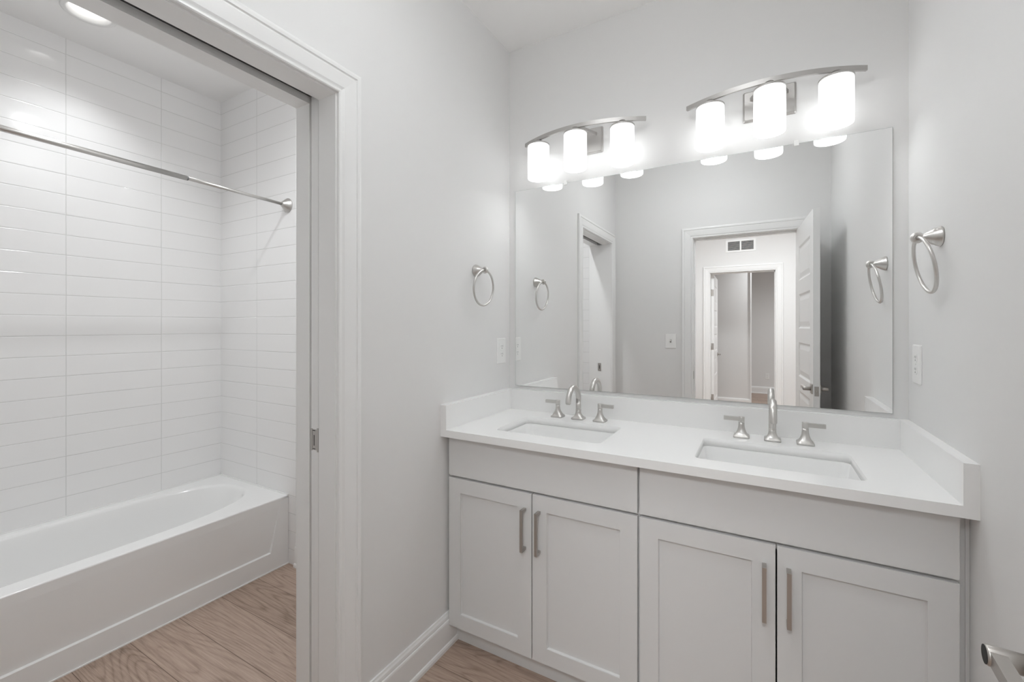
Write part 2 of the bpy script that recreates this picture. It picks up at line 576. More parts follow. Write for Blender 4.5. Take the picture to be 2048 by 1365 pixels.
baseboard('baseboard_hall', (-1.3, YH), (HX0 - 0.089, YH), (0, 1))
baseboard('baseboard_hall_right', (HX1 + 0.089, YH), (2.7, YH), (0, 1))
baseboard('baseboard_room', (-1.3, -6.20), (1.000, -6.20), (0, 1))
baseboard('baseboard_room_far', (-1.3, -8.0), (2.7, -8.0), (0, 1))

# ------------------------------------------------------------------ pocket door (slid into its wall)
d1 = struct('door_1', MB().box(-0.120, -0.085, -1.081, -0.38, 0.012, HZ + 0.02).bevel(0.0015, 1), M['door'])
pl = MB()
pl.box(-0.1205, -0.1135, -1.0826, -1.0806, 0.935, 1.005)
pl.box(-0.1125, -0.0915, -1.0822, -1.0806, 0.937, 1.003)
pl.box(-0.0905, -0.0835, -1.0828, -1.0806, 0.932, 1.008)
pl.bevel(0.0004, 1)
pull = tag(pl.build('edge_pull', M['satin'], d1), 'nickel edge pull')
sl = MB().box(-0.1055, -0.1030, -1.0829, -1.0815, 0.951, 0.985)
sl.box(-0.111, -0.099, -1.0829, -1.0815, 0.9985, 1.0005).box(-0.111, -0.099, -1.0829, -1.0815, 0.9395, 0.9415)
tag(sl.build('slot', M['dark'], pull), 'dark slot')

# ------------------------------------------------------------------ hall-side door, swung open against the right wall
def panel_door(length, height, panels, stile=0.11, th=0.035):
    """door slab along +x from its hinge edge, thickness along y 0..th"""
    mb = MB()
    rec = 0.007
    mb.box(0, stile, 0, th, 0, height)
    mb.box(length - stile, length, 0, th, 0, height)
    zs = [0.0]
    for a, b in panels:
        zs += [a, b]
    zs.append(height)
    for i in range(0, len(zs), 2):
        mb.box(stile, length - stile, 0, th, zs[i], zs[i + 1])
    for a, b in panels:
        x0, x1 = stile, length - stile
        mb.box(x0, x1, rec, th - rec, a, b)
        for side in (0, 1):
            y0 = rec if side == 0 else th - rec
            y1 = 0.0015 if side == 0 else th - 0.0015
            yf = 0.0 if side == 0 else th
            # sloped sticking round the opening
            f = 0.012
            mb.loft([[(x0, yf, a), (x1, yf, a), (x1, yf, b), (x0, yf, b)],
                     [(x0 + f, y0, a + f), (x1 - f, y0, a + f), (x1 - f, y0, b - f), (x0 + f, y0, b - f)]],
                    False, False, smooth=False)
            g, h2 = 0.020, 0.048
            mb.loft([[(x0 + g, y0, a + g), (x1 - g, y0, a + g), (x1 - g, y0, b - g), (x0 + g, y0, b - g)],
                     [(x0 + h2, y1, a + h2), (x1 - h2, y1, a + h2), (x1 - h2, y1, b - h2), (x0 + h2, y1, b - h2)]],
                    False, True, smooth=False)
    return mb

PANELS = [(0.275, 0.52), (0.62, 0.865), (0.965, 1.21), (1.31, 1.555), (1.655, 1.90)]
DL = 0.686
hinge = Vector((1.3795, -1.9265, 0.008))
free = Vector((1.4245, -1.2410, 0.008))
ang = math.atan2(free.y - hinge.y, free.x - hinge.x)
mb = panel_door(DL, 2.045, PANELS)
d2 = mb.build('door_2', M['door'])
d2['kind'] = 'structure'
# local +y is to the left (into the room) of the hinge->edge direction; thickness lies towards the right wall
d2.location = hinge + Vector((math.sin(ang), -math.cos(ang), 0)) * 0.035
d2.rotation_euler = (0, 0, ang)

def lever(parent, side, x, z, toward=-1, th=0.035):
    """lever handle on a door face; side +1 = local +y face"""
    y0 = th if side > 0 else 0.0
    s = side
    mb = MB()
    loops = []
    mb.box(x - 0.025, x + 0.025, min(y0, y0 + s * 0.007), max(y0, y0 + s * 0.007), z - 0.029, z + 0.029)
    mb.bevel(0.002, 2)
    mb.lathe([(0.0115, 0.0), (0.0115, 0.045), (0.0105, 0.047)], (x, y0, z), axis='Y', n=24, sign=s)
    rose = mb.build('lever_handle', M['satin'], parent)
    lv = MB()
    ya, yb = sorted((y0 + s * 0.030, y0 + s * 0.0445))
    lv.box(min(x, x + toward * 0.115), max(x, x + toward * 0.115), ya, yb, z - 0.0085, z + 0.0085)
    lv.bevel(0.002, 2)
    lv.build('lever', M['satin'], rose)
    cp = MB().lathe([(0.0104, 0.0), (0.0104, 0.0008)], (x, y0 + s * 0.0468, z), axis='Y', n=24, sign=s)
    tag(cp.build('end_cap', M['dark'], rose), 'end cap darkened for its reflection')  # black stands in for the dark reflection on the neck's end
    return rose
LX = DL - 0.036
lever(d2, 1, LX, 0.941)
lever(d2, -1, LX, 0.941)
lp = MB().box(DL - 0.0005, DL + 0.0015, 0.006, 0.029, 0.900, 0.959)
lp.bevel(0.0006, 1)
lp.lathe([(0.0065, 0.0), (0.0065, 0.006), (0.004, 0.009)], (DL, 0.0175, 0.929), axis='X', n=16)
tag(lp.build('latch_plate', M['satin'], d2), 'nickel latch plate with round bolt')

# door of the room beyond the hall, open into that room
mb = panel_door(0.745, 2.040, PANELS)
d3 = mb.build('door_3', M['door'])
d3['kind'] = 'structure'
d3.location = (HX0 + 0.037, YH2 - 0.002, 0.008)
d3.rotation_euler = (0, 0, -PI / 2 - math.radians(1.0))
lever(d3, 1, 0.68, 0.895)
d3.location.x = HX0 + 0.003
for hz in (1.79, 1.04, 0.33):
    hb = MB().box(-0.002, 0.0004, 0.003, 0.031, hz - 0.045, hz + 0.045)
    hb.lathe([(0.006, hz - 0.047), (0.006, hz + 0.047)], (-0.004, -0.002, 0), n=12)
    hb.build('hinge', M['satin'], d3)

# ------------------------------------------------------------------ return-air grille above that doorway
vt = thing('vent_grille', (0.915, YH, 2.405), 'white return air grille with two louvred panels above the far doorway, seen in the mirror', 'vent')
fr = MB()
vw, vh = 0.178, 0.082
fr.box(-vw, vw, 0, 0.008, vh - 0.022, vh).box(-vw, vw, 0, 0.008, -vh, -vh + 0.022)
fr.box(-vw, -vw + 0.026, 0, 0.008, -vh + 0.022, vh - 0.022).box(vw - 0.026, vw, 0, 0.008, -vh + 0.022, vh - 0.022)
fr.box(-0.009, 0.009, 0, 0.008, -vh + 0.022, vh - 0.022)
fr.build('frame', M['plastic'], vt)
tag(MB().box(-vw + 0.02, vw - 0.02, 0.0002, 0.001, -vh + 0.02, vh - 0.02).build('duct_opening', M['dark'], vt), 'dark opening behind the louvres')
for sx in (-1, 1):
    lb = MB()
    xa, xb_ = sorted((sx * 0.009, sx * (vw - 0.026)))
    for k in range(10):
        z = -vh + 0.028 + k * 0.0122
        lb.loft([[(x, 0.0015, z), (x, 0.0075, z - 0.004), (x, 0.0080, z - 0.003), (x, 0.0020, z + 0.001)] for x in (xa, xb_)], smooth=False)
    lb.build('louvre_panel', M['plastic'], vt)

# ------------------------------------------------------------------ vanity cabinets
YD = -0.535           # door faces
YB = -0.515           # carcass front
CT, CB = 0.910, 0.881 # countertop top / underside
XS0, XSM, XS1 = 0.0125, 0.7955, 1.570

def shaker(x0, x1, z0, z1, parent, name='door'):
    mb = MB()
    r = 0.0585
    mb.box(x0, x0 + r, YD, YB - 0.0005, z0, z1)
    mb.box(x1 - r, x1, YD, YB - 0.0005, z0, z1)
    mb.box(x0 + r, x1 - r, YD, YB - 0.0005, z0, z0 + r)
    mb.box(x0 + r, x1 - r, YD, YB - 0.0005, z1 - r, z1)
    mb.bevel(0.0012, 1)
    d = mb.build(name, M['cab'], parent)
    pm = MB()
    c = 0.003
    xa, xb2, za, zb = x0 + r, x1 - r, z0 + r, z1 - r
    pm.box(xa - 0.004, xb2 + 0.004, YD + 0.0095, YB - 0.001, za - 0.004, zb + 0.004)
    pm.loft([[(xa, YD + 0.0045, za), (xb2, YD + 0.0045, za), (xb2, YD + 0.0045, zb), (xa, YD + 0.0045, zb)],
             [(xa + c, YD + 0.0095, za + c), (xb2 - c, YD + 0.0095, za + c), (xb2 - c, YD + 0.0095, zb - c), (xa + c, YD + 0.0095, zb - c)]],
            False, False, smooth=False)
    pm.build('panel', M['cab'], d)
    return d

def bar_pull(x, zc, parent, length=0.156):
    mb = MB()
    h = length / 2
    mb.box(x - 0.0055, x + 0.0055, YD - 0.032, YD - 0.023, zc - h, zc + h)
    mb.box(x - 0.0055, x + 0.0055, YD - 0.0245, YD, zc - h, zc - h + 0.011)
    mb.box(x - 0.0055, x + 0.0055, YD - 0.0245, YD, zc + h - 0.011, zc + h)
    mb.bevel(0.0008, 1)
    return mb.build('handle', M['satin'], parent)

def cabinet(x0, x1, xm, label):
    t = thing('vanity_cabinet', (0, 0, 0), label, 'cabinet', 'grey vanity cabinets under the countertop')
    b = MB()
    b.box(x0, x0 + 0.016, YB, -0.004, 0.088, CB)
    b.box(x1 - 0.016, x1, YB, -0.004, 0.088, CB)
    b.box(x0 + 0.016, x1 - 0.016, YB + 0.001, -0.004, 0.088, 0.104)
    b.box(x0 + 0.016, x1 - 0.016, YB, YB + 0.011, 0.690, 0.735)
    b.box(x0 + 0.016, x1 - 0.016, YB, YB + 0.011, 0.850, CB)
    b.box(x0 + 0.016, x1 - 0.016, -0.012, -0.004, 0.104, CB)
    b.build('body', M['cab'], t)
    MB().box(x0, x1, -0.481, -0.469, 0.0, 0.088).build('toe_kick', M['cab'], t)
    MB().box(x0 + 0.0035, x1 - 0.0035, YD, YB - 0.0005, 0.7175, 0.8695).bevel(0.0012, 1).build('drawer_front', M['cab'], t)
    g = 0.0022
    dl = shaker(x0 + 0.0035, xm - g, 0.0915, 0.7075, t)
    dr = shaker(xm + g, x1 - 0.0035, 0.0915, 0.7075, t)
    bar_pull(xm - 0.030, 0.573, dl)
    bar_pull(xm + 0.030, 0.573, dr)
    return t
cabinet(XS0, XSM - 0.0005, 0.4025, 'light grey shaker vanity cabinet under the left sink, against the left wall')
cabinet(XSM + 0.0005, XS1, 1.1845, 'light grey shaker vanity cabinet under the right sink, against the right wall')
struct('trim_10', MB().box(0.0005, XS0 - 0.0002, -0.508, -0.490, 0.0, CB - 0.0005), M['cab'])
fl = MB().box(XS1 + 0.0002, W - 0.0005, -0.508, -0.490, 0.0, CB - 0.0005)
fl.box(W - 0.008, W - 0.0005, -0.512, -0.508, 0.0, CB - 0.0005)
struct('trim_11', fl, M['cab'])

# ------------------------------------------------------------------ countertop with splashes
SINKS = [(0.418, -0.3165), (1.1805, -0.3265)]
SHX, SHY = 0.2225, 0.1475
ct = MB().box(0.0, W, -0.5703, 0.0, CB, CT).bevel(0.0015, 2).build('countertop', M['quartz'])
tag(ct, 'white quartz double-sink countertop on the grey cabinets, running from wall to wall', 'countertop')
for cx, cy in SINKS:
    c = MB().loft([rrect(cx, cy, SHX, SHY, 0.022, CB - 0.02), rrect(cx, cy, SHX, SHY, 0.022, CT + 0.02)]).build('cutter', M['quartz'])
    cut(ct, c)
SP = 1.0115
MB().box(0.0287, W - 0.0287, -0.0287, 0.0, CT, SP).bevel(0.0015, 2).build('backsplash', M['quartz'], ct)
MB().box(0.0, 0.0285, -0.5703, 0.0, CT, SP).bevel(0.0015, 2).build('side_splash', M['quartz'], ct)
MB().box(W - 0.0285, W, -0.5703, 0.0, CT, SP).bevel(0.0015, 2).build('side_splash', M['quartz'], ct)

def sink(cx, cy, label):
    t = thing('sink', (cx, cy, CB), label, 'sink', 'rectangular undermount sinks')
    mb = MB()
    prof = [(0.022, 0.0, 0.03), (0.022, -0.014, 0.03), (0.012, -0.016, 0.03), (0.010, -0.140, 0.03), (-0.02, -0.150, 0.03)]
    inn = [(0.022, 0.0), (0.001, 0.0), (-0.001, -0.004), (-0.006, -0.030), (-0.018, -0.095), (-0.028, -0.116), (-0.046, -0.127), (-0.08, -0.131)]
    loops = [rrect(0, 0, SHX + d, SHY + d, max(0.02, 0.024 - d * 0.2), z) for d, z, _ in prof[::-1]]
    loops += [rrect(0, 0, SHX + d, SHY + d, max(0.024, 0.024 - d * 0.5), z - 0.0003) for d, z in inn[1:]]
    loops.append(rrect(0, 0, 0.03, 0.03, 0.0299, -0.134))
    mb.loft(loops, True, False)
    mb.build('basin', M['porc'], t)
    dr = MB().lathe([(0.031, -0.1345), (0.031, -0.1325), (0.024, -0.1318), (0.022, -0.134), (0.012, -0.134), (0.010, -0.1315)], n=28)
    tag(dr.build('drain', M['nickel'], t), 'nickel drain')
    return t
sink(*SINKS[0], 'white undermount sink in the countertop below the left vanity light')
sink(*SINKS[1], 'white undermount sink in the countertop below the right vanity light')

# ------------------------------------------------------------------ faucets
def flare(mb, x, y, z, hs, r, h):
    """square escutcheon flowing up into a round column"""
    n = 32
    def sq(half, rad, zz):
        out = []
        for j in range(n):
            a = 2 * PI * (j + 0.5) / n
            c, s = math.cos(a), math.sin(a)
            k = 1.0 / max(abs(c), abs(s))
            kk = (1 - rad) * k + rad * 1.0
            out.append((x + half * c * kk, y + half * s * kk, z + zz))
        return out
    loops = [sq(hs, 0, 0.0), sq(hs, 0, 0.0065), sq(hs - 0.0012, 0, 0.0075)]
    for t in (0.12, 0.28, 0.46, 0.64, 0.82, 1.0):
        half = r + (hs - 0.003 - r) * (1 - t) ** 2.4
        loops.append(sq(half, min(1.0, t * 1.5 + 0.05), 0.0075 + (h - 0.0075) * t))
    mb.loft(loops, True, True)

def faucet(loc, label, spread=0.102):
    t = thing('faucet', loc, label, 'faucet', 'brushed nickel widespread faucets')
    b = MB()
    flare(b, 0, 0, 0, 0.0268, 0.0122, 0.040)
    b.build('spout_base', M['nickel'], t)
    s = MB()
    R = 0.0615
    pts = [(0, 0, 0.0385), (0, 0, 0.06), (0, 0, 0.09)]
    for k in range(0, 19):
        a = PI * k / 18
        pts.append((0, -R + R * math.cos(a), 0.0905 + R * math.sin(a)))
    pts += [(0, -2 * R, 0.088)]
    s.tube(pts, 0.0121, n=24)
    s.lathe([(0.0125, 0.0395), (0.0127, 0.041), (0.0127, 0.0435), (0.0121, 0.0445)], n=28)
    s.lathe([(0.0092, -0.0015), (0.0092, 0.002)], (0, -2 * R, 0.0865), n=20)
    sp = s.build('spout', M['nickel'], t)
    for o_ in (sp,):
        pass
    for sg in (-1, 1):
        h = MB()
        flare(h, sg * spread, 0, 0, 0.0268, 0.0102, 0.0565)
        hb = h.build('handle', M['nickel'], t)
        l = MB()
        l.lathe([(0.0100, 0.0572), (0.0106, 0.0580), (0.0106, 0.0775), (0.0098, 0.0785)], (sg * spread, 0, 0), n=28)
        xa, xb_ = sorted((sg * (spread - 0.004), sg * (spread + 0.061)))
        l2 = MB().box(xa, xb_, -0.0075, 0.0075, 0.0620, 0.0762).bevel(0.0012, 2)
        me = bpy.data.meshes.new('tmp'); l2.bm.to_mesh(me); l2.bm.free()
        l.bm.from_mesh(me); bpy.data.meshes.remove(me)
        l.build('lever', M['nickel'], hb)
    return t
faucet((0.4195, -0.0975, CT), 'brushed nickel arched faucet with two lever handles, behind the left sink')
faucet((1.1838, -0.1000, CT), 'brushed nickel arched faucet with two lever handles, behind the right sink')

# ------------------------------------------------------------------ mirror
mi = thing('wall_mirror_glass', (0.7937, 0, 1.53), 'large frameless mirror on the wall above the double vanity', 'mirror')
mi.name = 'mirror'
MX0, MX1, MZ0, MZ1 = 0.0392, 1.5481, 1.0285, 2.0325
ox = (0.7937, 0, 1.53)
b = MB().box(MX0 - ox[0], MX1 - ox[0], -0.0055, -0.0006, MZ0 - ox[2], MZ1 - ox[2])
b.build('backing', M['mirror_edge'], mi)
g = MB().box(MX0 + 0.0008 - ox[0], MX1 - 0.0008 - ox[0], -0.0060, -0.0054, MZ0 + 0.0008 - ox[2], MZ1 - 0.0008 - ox[2])
g.build('glass', M['mirror'], mi)
for cx in (0.3186, 1.2645):
    c = MB().box(cx - 0.008 - ox[0], cx + 0.008 - ox[0], -0.0092, -0.0062, MZ1 - 0.009 - ox[2], MZ1 + 0.003 - ox[2])
    c.box(cx - 0.006 - ox[0], cx + 0.006 - ox[0], -0.0092, -0.0004, MZ1 + 0.0031 - ox[2], MZ1 + 0.012 - ox[2])
    c.bevel(0.001, 1)
    tag(c.build('clip', M['clear'], mi), 'clear plastic clip')

# ------------------------------------------------------------------ vanity lights
ZS0, ZS1 = 2.046, 2.206
def vanity_light(cx, label):
    t = thing('vanity_light', (cx, 0, 2.21), label, 'vanity light', 'three-lamp vanity lights above the mirror')
    z = lambda v: v - 2.21
    bp = MB()
    bp.loft([[(p[0], -0.0005, p[1]) for p in [(q[0], q[1]) for q in rrect(0, 0, 0.0905, 0.0605, 0.006, 0)]],
             [(q[0], -0.004, q[1]) for q in rrect(0, 0, 0.0905, 0.0605, 0.006, 0)],
             [(q[0], -0.0075, q[1]) for q in rrect(0, 0, 0.0860, 0.0560, 0.005, 0)],
             [(q[0], -0.0130, q[1]) for q in rrect(0, 0, 0.0840, 0.0540, 0.005, 0)]], smooth=False)
    bp.build('backplate', M['lamp'], t)
    yb = lambda x: -0.126 + 0.93 * x * x
    bar = MB()
    xs = [-0.2955 + 0.591 * k / 32 for k in range(33)]
    bar.sweep_rect([(x, yb(x), z(2.2405)) for x in xs], 0.010, 0.0175)
    bar.build('bar', M['lamp'], t)
    for sx in (-1, 1):
        a = MB().sweep_rect([(sx * 0.062, -0.0125, z(2.236)), (sx * 0.020, yb(0.02) + 0.003, z(2.236))], 0.006, 0.012)
        a.build('arm', M['lamp'], t)
    for k, dx in enumerate((-0.2035, 0.0, 0.2035)):
        y = yb(dx)
        sh = MB()
        n = 40
        prof = [(0.0500, z(ZS1) - 0.001), (0.0518, z(ZS1) - 0.003), (0.0520, z(ZS1) - 0.02), (0.0520, z(ZS0) + 0.004), (0.0512, z(ZS0)), (0.0488, z(ZS0)),
                (0.0482, z(ZS0) + 0.004), (0.0482, z(ZS1) - 0.004)]
        sh.lathe(prof, (dx, y, 0), n=n, cap0=False, cap1=False)
        shade = tag(sh.build('shade', M['shade'], t), 'lit white opal glass shade')
        bl = MB().lathe([(0.012, z(ZS0) + 0.105), (0.013, z(ZS0) + 0.085), (0.022, z(ZS0) + 0.060), (0.027, z(ZS0) + 0.040),
                         (0.025, z(ZS0) + 0.024), (0.016, z(ZS0) + 0.014), (0.004, z(ZS0) + 0.0105)], (dx, y, 0), n=20)
        tag(bl.build('bulb', M['bulb'], shade), 'glowing bulb')
        cp = MB()
        cp.lathe([(0.0522, z(ZS1) - 0.002), (0.0530, z(ZS1)), (0.0530, z(ZS1) + 0.003), (0.0515, z(ZS1) + 0.0045), (0.018, z(ZS1) + 0.0055),
                  (0.014, z(ZS1) + 0.0275)], (dx, y, 0), n=n)
        cp.build('shade_holder', M['lamp'], t)
    return t
vanity_light(0.4150, 'left brushed nickel vanity light with three lit white glass shades, nearest the left wall')
vanity_light(1.1740, 'right brushed nickel vanity light with three lit white glass shades, nearest the right wall')

# ------------------------------------------------------------------ towel rings
def towel_ring(x, y, z, s, tilt, label):
    t = thing('towel_ring', (x, y, z), label, 'towel ring', 'brushed nickel towel rings on the side walls')
    p = MB().lathe([(0.0275, 0.0), (0.0285, 0.002), (0.0285, 0.006), (0.0262, 0.008), (0.0262, 0.0115), (0.0238, 0.0135), (0.0235, 0.017),
                    (0.020, 0.022), (0.0135, 0.033), (0.0092, 0.0405), (0.0085, 0.043)], axis='X', n=32, sign=s)
    p.build('post', M['nickel'], t)
    hd = MB()
    # eye that holds the ring
    pts = [(s * 0.0525 + s * 0.0092 * math.cos(a), 0.0, 0.0092 * math.sin(a)) for a in [2 * PI * k / 20 for k in range(20)]]
    hd.tube(pts, 0.0068, n=12, closed=True)
    hd.build('eye', M['nickel'], t)
    r = MB()
    R = 0.0800
    pts = [(0, R * math.sin(a), -R - 0.001 + R * math.cos(a)) for a in [2 * PI * k / 56 for k in range(56)]]
    r.tube(pts, 0.0049, n=12, closed=True)
    ring = r.build('ring', M['nickel'], t)
    ring.location = (s * 0.0515, 0, 0.0)
    ring.rotation_euler = (0, s * tilt, 0)
    return t
towel_ring(0.0, -0.315, 1.5905, 1, math.radians(4.5), 'brushed nickel towel ring on the left wall above the outlet')
towel_ring(W, -0.3185, 1.5905, -1, math.radians(11), 'brushed nickel towel ring on the right wall, beside the mirror')

# ------------------------------------------------------------------ outlets and switch
def outlet(loc, rz, label, group=None, big=True):
    """duplex outlet; local +y is out of the wall"""
    t = thing('outlet', loc, label, 'outlet', group, rz)
    w, h = (0.041, 0.0635) if big else (0.036, 0.058)
    p = MB()
    p.loft([[(q[0], 0.0003, q[1]) for q in rrect(0, 0, w, h, 0.004, 0)], [(q[0], 0.003, q[1]) for q in rrect(0, 0, w, h, 0.004, 0)],
            [(q[0], 0.0058, q[1]) for q in rrect(0, 0, w - 0.003, h - 0.003, 0.004, 0)]], smooth=False)
    p.build('cover_plate', M['plastic'], t)
    for zz in (0.0195, -0.0195):
        r = MB()
        out = []
        for j in range(28):
            a = 2 * PI * j / 28
            out.append((0.0172 * math.cos(a), max(-0.0138, min(0.0138, 0.0172 * math.sin(a)))))
        r.loft([[(a_, 0.005, b_ + zz) for a_, b_ in out], [(a_, 0.0072, b_ + zz) for a_, b_ in out]], smooth=False)
        o = r.build('receptacle', M['plastic'], t)
        s = MB()
        s.box(-0.0075, -0.0052, 0.0068, 0.0075, zz + 0.000, zz + 0.0085)
        s.box(0.0052, 0.0072, 0.0068, 0.0075, zz + 0.001, zz + 0.0078)
        s.lathe([(0.0025, 0.0068), (0.0025, 0.0075)], (0, 0, zz - 0.0065), axis='Y', n=12)
        tag(s.build('slots', M['slot'], o), 'dark slots')
    MB().lathe([(0.003, 0.0055), (0.003, 0.0066), (0.001, 0.007)], axis='Y', n=12).build('screw', M['plastic'], t)
    return t
outlet((0.0, -0.0885, 1.2105), -PI / 2, 'white duplex outlet on the left wall below the towel ring', 'duplex outlets beside the mirror')
outlet((W, -0.1060, 1.2110), PI / 2, 'white duplex outlet on the right wall below the towel ring', 'duplex outlets beside the mirror')
outlet((1.262, -8.0, 0.345), 0.0, 'small white outlet low on the far wall through the doorway, seen in the mirror', None, False)

sw = thing('light_switch', (0.482, YR, 1.2075), 'white toggle light switch beside the hall doorway, seen in the mirror', 'light switch')
p = MB()
w, h = 0.0435, 0.061
p.loft([[(q[0], 0.0003, q[1]) for q in rrect(0, 0, w, h, 0.004, 0)], [(q[0], 0.003, q[1]) for q in rrect(0, 0, w, h, 0.004, 0)],
        [(q[0], 0.0058, q[1]) for q in rrect(0, 0, w - 0.003, h - 0.003, 0.004, 0)]], smooth=False)
p.build('cover_plate', M['plastic'], sw)
tg = MB().box(-0.0055, 0.0055, 0.0056, 0.0068, -0.0125, 0.0125, mi=1)
tg.loft([[(-0.0045, 0.006, -0.006), (0.0045, 0.006, -0.006), (0.0045, 0.006, 0.006), (-0.0045, 0.006, 0.006)],
         [(-0.004, 0.016, 0.004), (0.004, 0.016, 0.004), (0.004, 0.016, 0.011), (-0.004, 0.016, 0.011)]], smooth=False)
tg.build('toggle', [M['plastic'], M['slot']], sw)

# ------------------------------------------------------------------ bathtub
TZ = 0.3840
TX0, TX1, TY0, TY1 = XB + 0.001, -1.170, -1.990, YE - 0.001
tb = thing('bathtub', ((TX0 + TX1) / 2, (TY0 + TY1) / 2, 0), 'white alcove bathtub with a plain apron under the shower rod', 'bathtub')
bo = (tb.location.x, tb.location.y, 0)
mb = MB()
cx, cy = -1.5425, -1.228
n = 96
def sup(hx, hyf, hyn, z, e=2.7, dyc=0.0):
    out = []
    for j in range(n):
        a = 2 * PI * j / n
        c, s = math.cos(a), math.sin(a)
        hy = hyf if s > 0 else hyn
        ee = e if s > 0 else 4.0
        out.append((cx + hx * math.copysign(abs(c) ** (2 / ee), c), cy + hy * math.copysign(abs(s) ** (2 / ee), s), z))
    return out
def rim_outer(z, inset=0.0):
    """outer rectangle sampled by angle so it lofts to the basin edge"""
    out = []
    mx, my = cx, cy
    x0, x1, y0, y1 = TX0 + inset, TX1 - inset, TY0 + inset, TY1 - inset
    for p in sup(0.281, 0.698, 0.700, z):
        dx, dy = p[0] - mx, p[1] - my
        out.append((dx, dy))
    res = []
    for dx, dy in out:
        k = 1e9
        if dx > 1e-9: k = min(k, (x1 - mx) / dx)
        if dx < -1e-9: k = min(k, (x0 - mx) / dx)
        if dy > 1e-9: k = min(k, (y1 - my) / dy)
        if dy < -1e-9: k = min(k, (y0 - my) / dy)
        res.append([mx + dx * k, my + dy * k, z])
    for (X, Y) in ((x0, y0), (x0, y1), (x1, y0), (x1, y1)):   # snap the nearest sample to each corner
        q = min(res, key=lambda r: (r[0] - X) ** 2 + (r[1] - Y) ** 2)
        q[0], q[1] = X, Y
    return [tuple(q) for q in res]
loops = [rim_outer(TZ - 0.014), rim_outer(TZ - 0.0062), rim_outer(TZ - 0.0055), rim_outer(TZ - 0.0026, 0.0009), rim_outer(TZ - 0.0007, 0.003), rim_outer(TZ, 0.0058),
         rim_outer(TZ, 0.0068), rim_outer(TZ, 0.014),
         sup(0.290, 0.709, 0.711, TZ), sup(0.285, 0.704, 0.706, TZ - 0.0003), sup(0.279, 0.697, 0.698, TZ - 0.0022), sup(0.273, 0.690, 0.692, TZ - 0.007), sup(0.268, 0.682, 0.686, TZ - 0.016),
         sup(0.262, 0.655, 0.676, TZ - 0.07), sup(0.252, 0.600, 0.660, TZ - 0.16), sup(0.240, 0.545, 0.645, TZ - 0.23),
         sup(0.222, 0.500, 0.620, TZ - 0.275), sup(0.185, 0.440, 0.560, TZ - 0.297), sup(0.10, 0.25, 0.35, TZ - 0.303), sup(0.01, 0.02, 0.03, TZ - 0.304)]
mb.loft(loops, False, True)
mb.build('basin', M['tub'], tb, None)
tb_b = tb.children[0]
tb_b.location = (-bo[0], -bo[1], 0)
# apron with its shallow tapering recessed panel
ap = MB()
bm = ap.bm
xa = TX1
zt = TZ - 0.0135
A = [(TY0, 0.0), (TY1, 0.0), (TY1, zt), (TY0, zt)]
pz, pyf, pyn = 0.098, TY1 - 0.100, TY0 + 0.10
P = [(pyn, pz), (pyf, pz), (pyf + 0.048, zt - 0.03), (pyn - 0.048, zt - 0.03)]
d = [0.011, 0.011, 0.0, 0.0]
vo = [bm.verts.new((xa - 0.0002, y, z)) for y, z in A]
vp = [bm.verts.new((xa - 0.0002, y, z)) for y, z in P]
vq = [bm.verts.new((xa - 0.0002 - d[i], y + (0.004 if i == 0 else -0.004 if i == 1 else 0), z + (0.004 if i < 2 else 0))) for i, (y, z) in enumerate(P)]
for i in range(4):
    j = (i + 1) % 4
    bm.faces.new((vo[i], vo[j], vp[j], vp[i]))
bm.faces.new((vp[0], vp[1], vq[1], vq[0]))
bm.faces.new((vp[1], vp[2], vq[1])) if False else bm.faces.new((vp[1], vp[2], vq[2], vq[1]))
bm.faces.new((vp[3], vp[0], vq[0], vq[3]))
bm.faces.new((vp[2], vp[3], vq[3], vq[2]))
bm.faces.new(vq)
vb = [bm.verts.new((xa - 0.03, y, z)) for y, z in A]
for i in range(4):
    j = (i + 1) % 4
    bm.faces.new((vo[j], vo[i], vb[i], vb[j]))
ap.box(xa - 0.004, xa + 0.0045, TY0, TY1, 0.0, 0.005, mi=1)
apo = ap.build('apron', [M['tub'], M['caulk']], tb)
apo.location = (-bo[0], -bo[1], 0)
ck = MB().box(TX0, TX0 + 0.006, TY0, TY1, TZ - 0.001, TZ + 0.005).box(TX0, TX1, TY1 - 0.006, TY1, TZ - 0.001, TZ + 0.005)
cko = tag(ck.build('caulk_bead', M['caulk'], tb), 'white caulk bead along the tile')
cko.location = (-bo[0], -bo[1], 0)

# ------------------------------------------------------------------ shower rod
P1 = Vector((-1.173, YE, 2.0150))
P2 = Vector((-1.150, -2.02, 2.0300))
rod = thing('shower_rod', tuple(P1), 'brushed nickel telescoping shower curtain rod above the bathtub', 'shower rod')
dirv = (P2 - P1)
j = P1 + dirv * ((0.9707 - 0.463) / (2.02 - 0.463))
MB().tube([Vector((0, 0, 0)) + dirv.normalized() * 0.02, j - P1 + dirv.normalized() * 0.02], 0.0085, n=20).build('inner_tube', M['nickel'], rod)
o = MB().tube([j - P1, dirv - dirv.normalized() * 0.02], 0.0112, n=20)
o.build('outer_tube', M['nickel'], rod)
tag(MB().tube([j - P1 - dirv.normalized() * 0.006, j - P1 + dirv.normalized() * 0.001], 0.0100, n=20).build('collar', M['slot'], rod), 'dark collar')
def flange(y, s):
    f = MB().lathe([(0.0385, 0.0), (0.0395, 0.002), (0.0395, 0.006), (0.0365, 0.009), (0.034, 0.0115), (0.0315, 0.016), (0.022, 0.027), (0.0155, 0.036), (0.0115, 0.042)],
                   axis='Y', n=32, sign=s)
    return f
flange(0, -1).build('flange', M['nickel'], rod)
f2 = flange(0, 1).build('flange', M['nickel'], rod)
f2.location = dirv

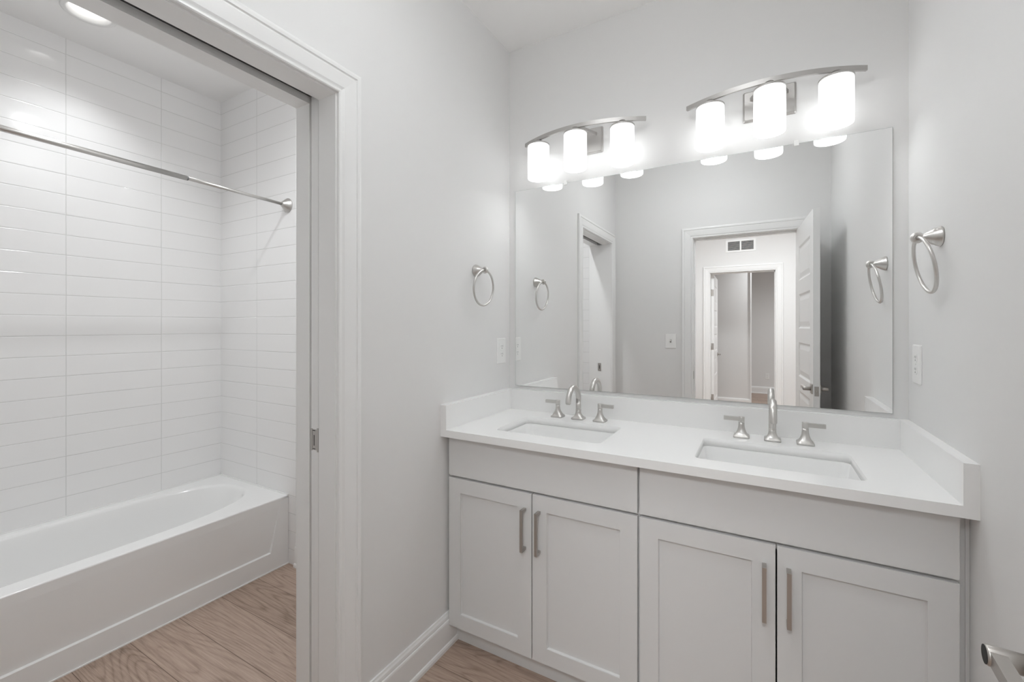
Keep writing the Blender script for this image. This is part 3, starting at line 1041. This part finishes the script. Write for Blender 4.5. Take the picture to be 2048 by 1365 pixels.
# ------------------------------------------------------------------ recessed ceiling lights, added fill lamps
def can(loc, matl, ceil_obj, label, power, beam=165):
    x, y = loc
    c = MB().lathe([(0.078, ZC - 0.02), (0.078, ZC + 0.2)], (x, y, 0), n=48).build('cutter', M['ceil'])
    cut(ceil_obj, c)
    t = thing('recessed_light', (x, y, ZC), label, 'ceiling light')
    tr = MB()
    tr.lathe([(0.0775, -0.0002), (0.0965, -0.0002), (0.0965, -0.0025), (0.092, -0.0050), (0.080, -0.0055), (0.0745, -0.002), (0.0525, 0.040), (0.0530, 0.046),
              (0.076, 0.046), (0.0775, 0.0)], n=48, cap0=False, cap1=False)
    tr.build('trim_ring', M['plastic'], t)
    ln = MB().lathe([(0.0, 0.0385), (0.030, 0.0385), (0.0525, 0.0410), (0.0525, 0.0445), (0.0, 0.0445)], n=40, cap0=False, cap1=False)
    bmesh.ops.remove_doubles(ln.bm, verts=ln.bm.verts, dist=1e-6)
    tag(ln.build('lens', matl, t), 'lit round lens')
    ld = bpy.data.lights.new('beam', 'SPOT')
    ld.energy = power
    ld.color = (0.955, 0.98, 1.0)
    ld.spot_size = math.radians(beam)
    ld.spot_blend = 1.0
    ld.shadow_soft_size = 0.045
    lo = bpy.data.objects.new('beam', ld)
    COL.objects.link(lo)
    lo.parent = t
    lo.location = (0, 0, 0.004)
    return t
can((-1.530, -1.200), M['can_tub'], ceil_bath, 'round recessed ceiling light, lit, over the bathtub', 20, 112)
can((-0.430, -1.000), M['can_bath'], ceil_bath, 'round recessed ceiling light near the pocket door, seen only as a tile reflection', 36)
dm = thing('added_fill_light', (0.80, -1.16, ZC), 'added fill light, a glowing bowl hung out of view from the vanity room ceiling', 'ceiling light')  # added out of view to even out the vanity room light
MB().lathe([(0.060, -0.0005), (0.062, -0.004), (0.060, -0.020), (0.012, -0.026), (0.009, -0.030), (0.009, -0.135), (0.020, -0.140)], n=40).build('canopy', M['nickel'], dm)
MB().lathe([(0.020, -0.138), (0.090, -0.144), (0.145, -0.152), (0.160, -0.164), (0.155, -0.182), (0.130, -0.204), (0.080, -0.221), (0.025, -0.228), (0.004, -0.2285)], n=48).build('globe', M['fill_dome'], dm)
hp = thing('hall_fill_panel', (1.15, -3.15, ZC), 'added fill panel, out of view on the hall ceiling behind the camera', 'ceiling light')  # added soft fill through the doorway onto the cabinet fronts
MB().box(-0.62, 0.62, -0.32, 0.32, -0.020, 0.0).bevel(0.004, 2).build('housing', M['plastic'], hp)
MB().box(-0.59, 0.59, -0.29, 0.29, -0.0225, -0.0202).build('diffuser', M['fill_hall'], hp)
can((1.62, -5.95), M['fill_room'], ceil_room, 'added fill light in recessed form, out of view in the room beyond the hall', 135)  # added out of view to brighten the far room in the mirror
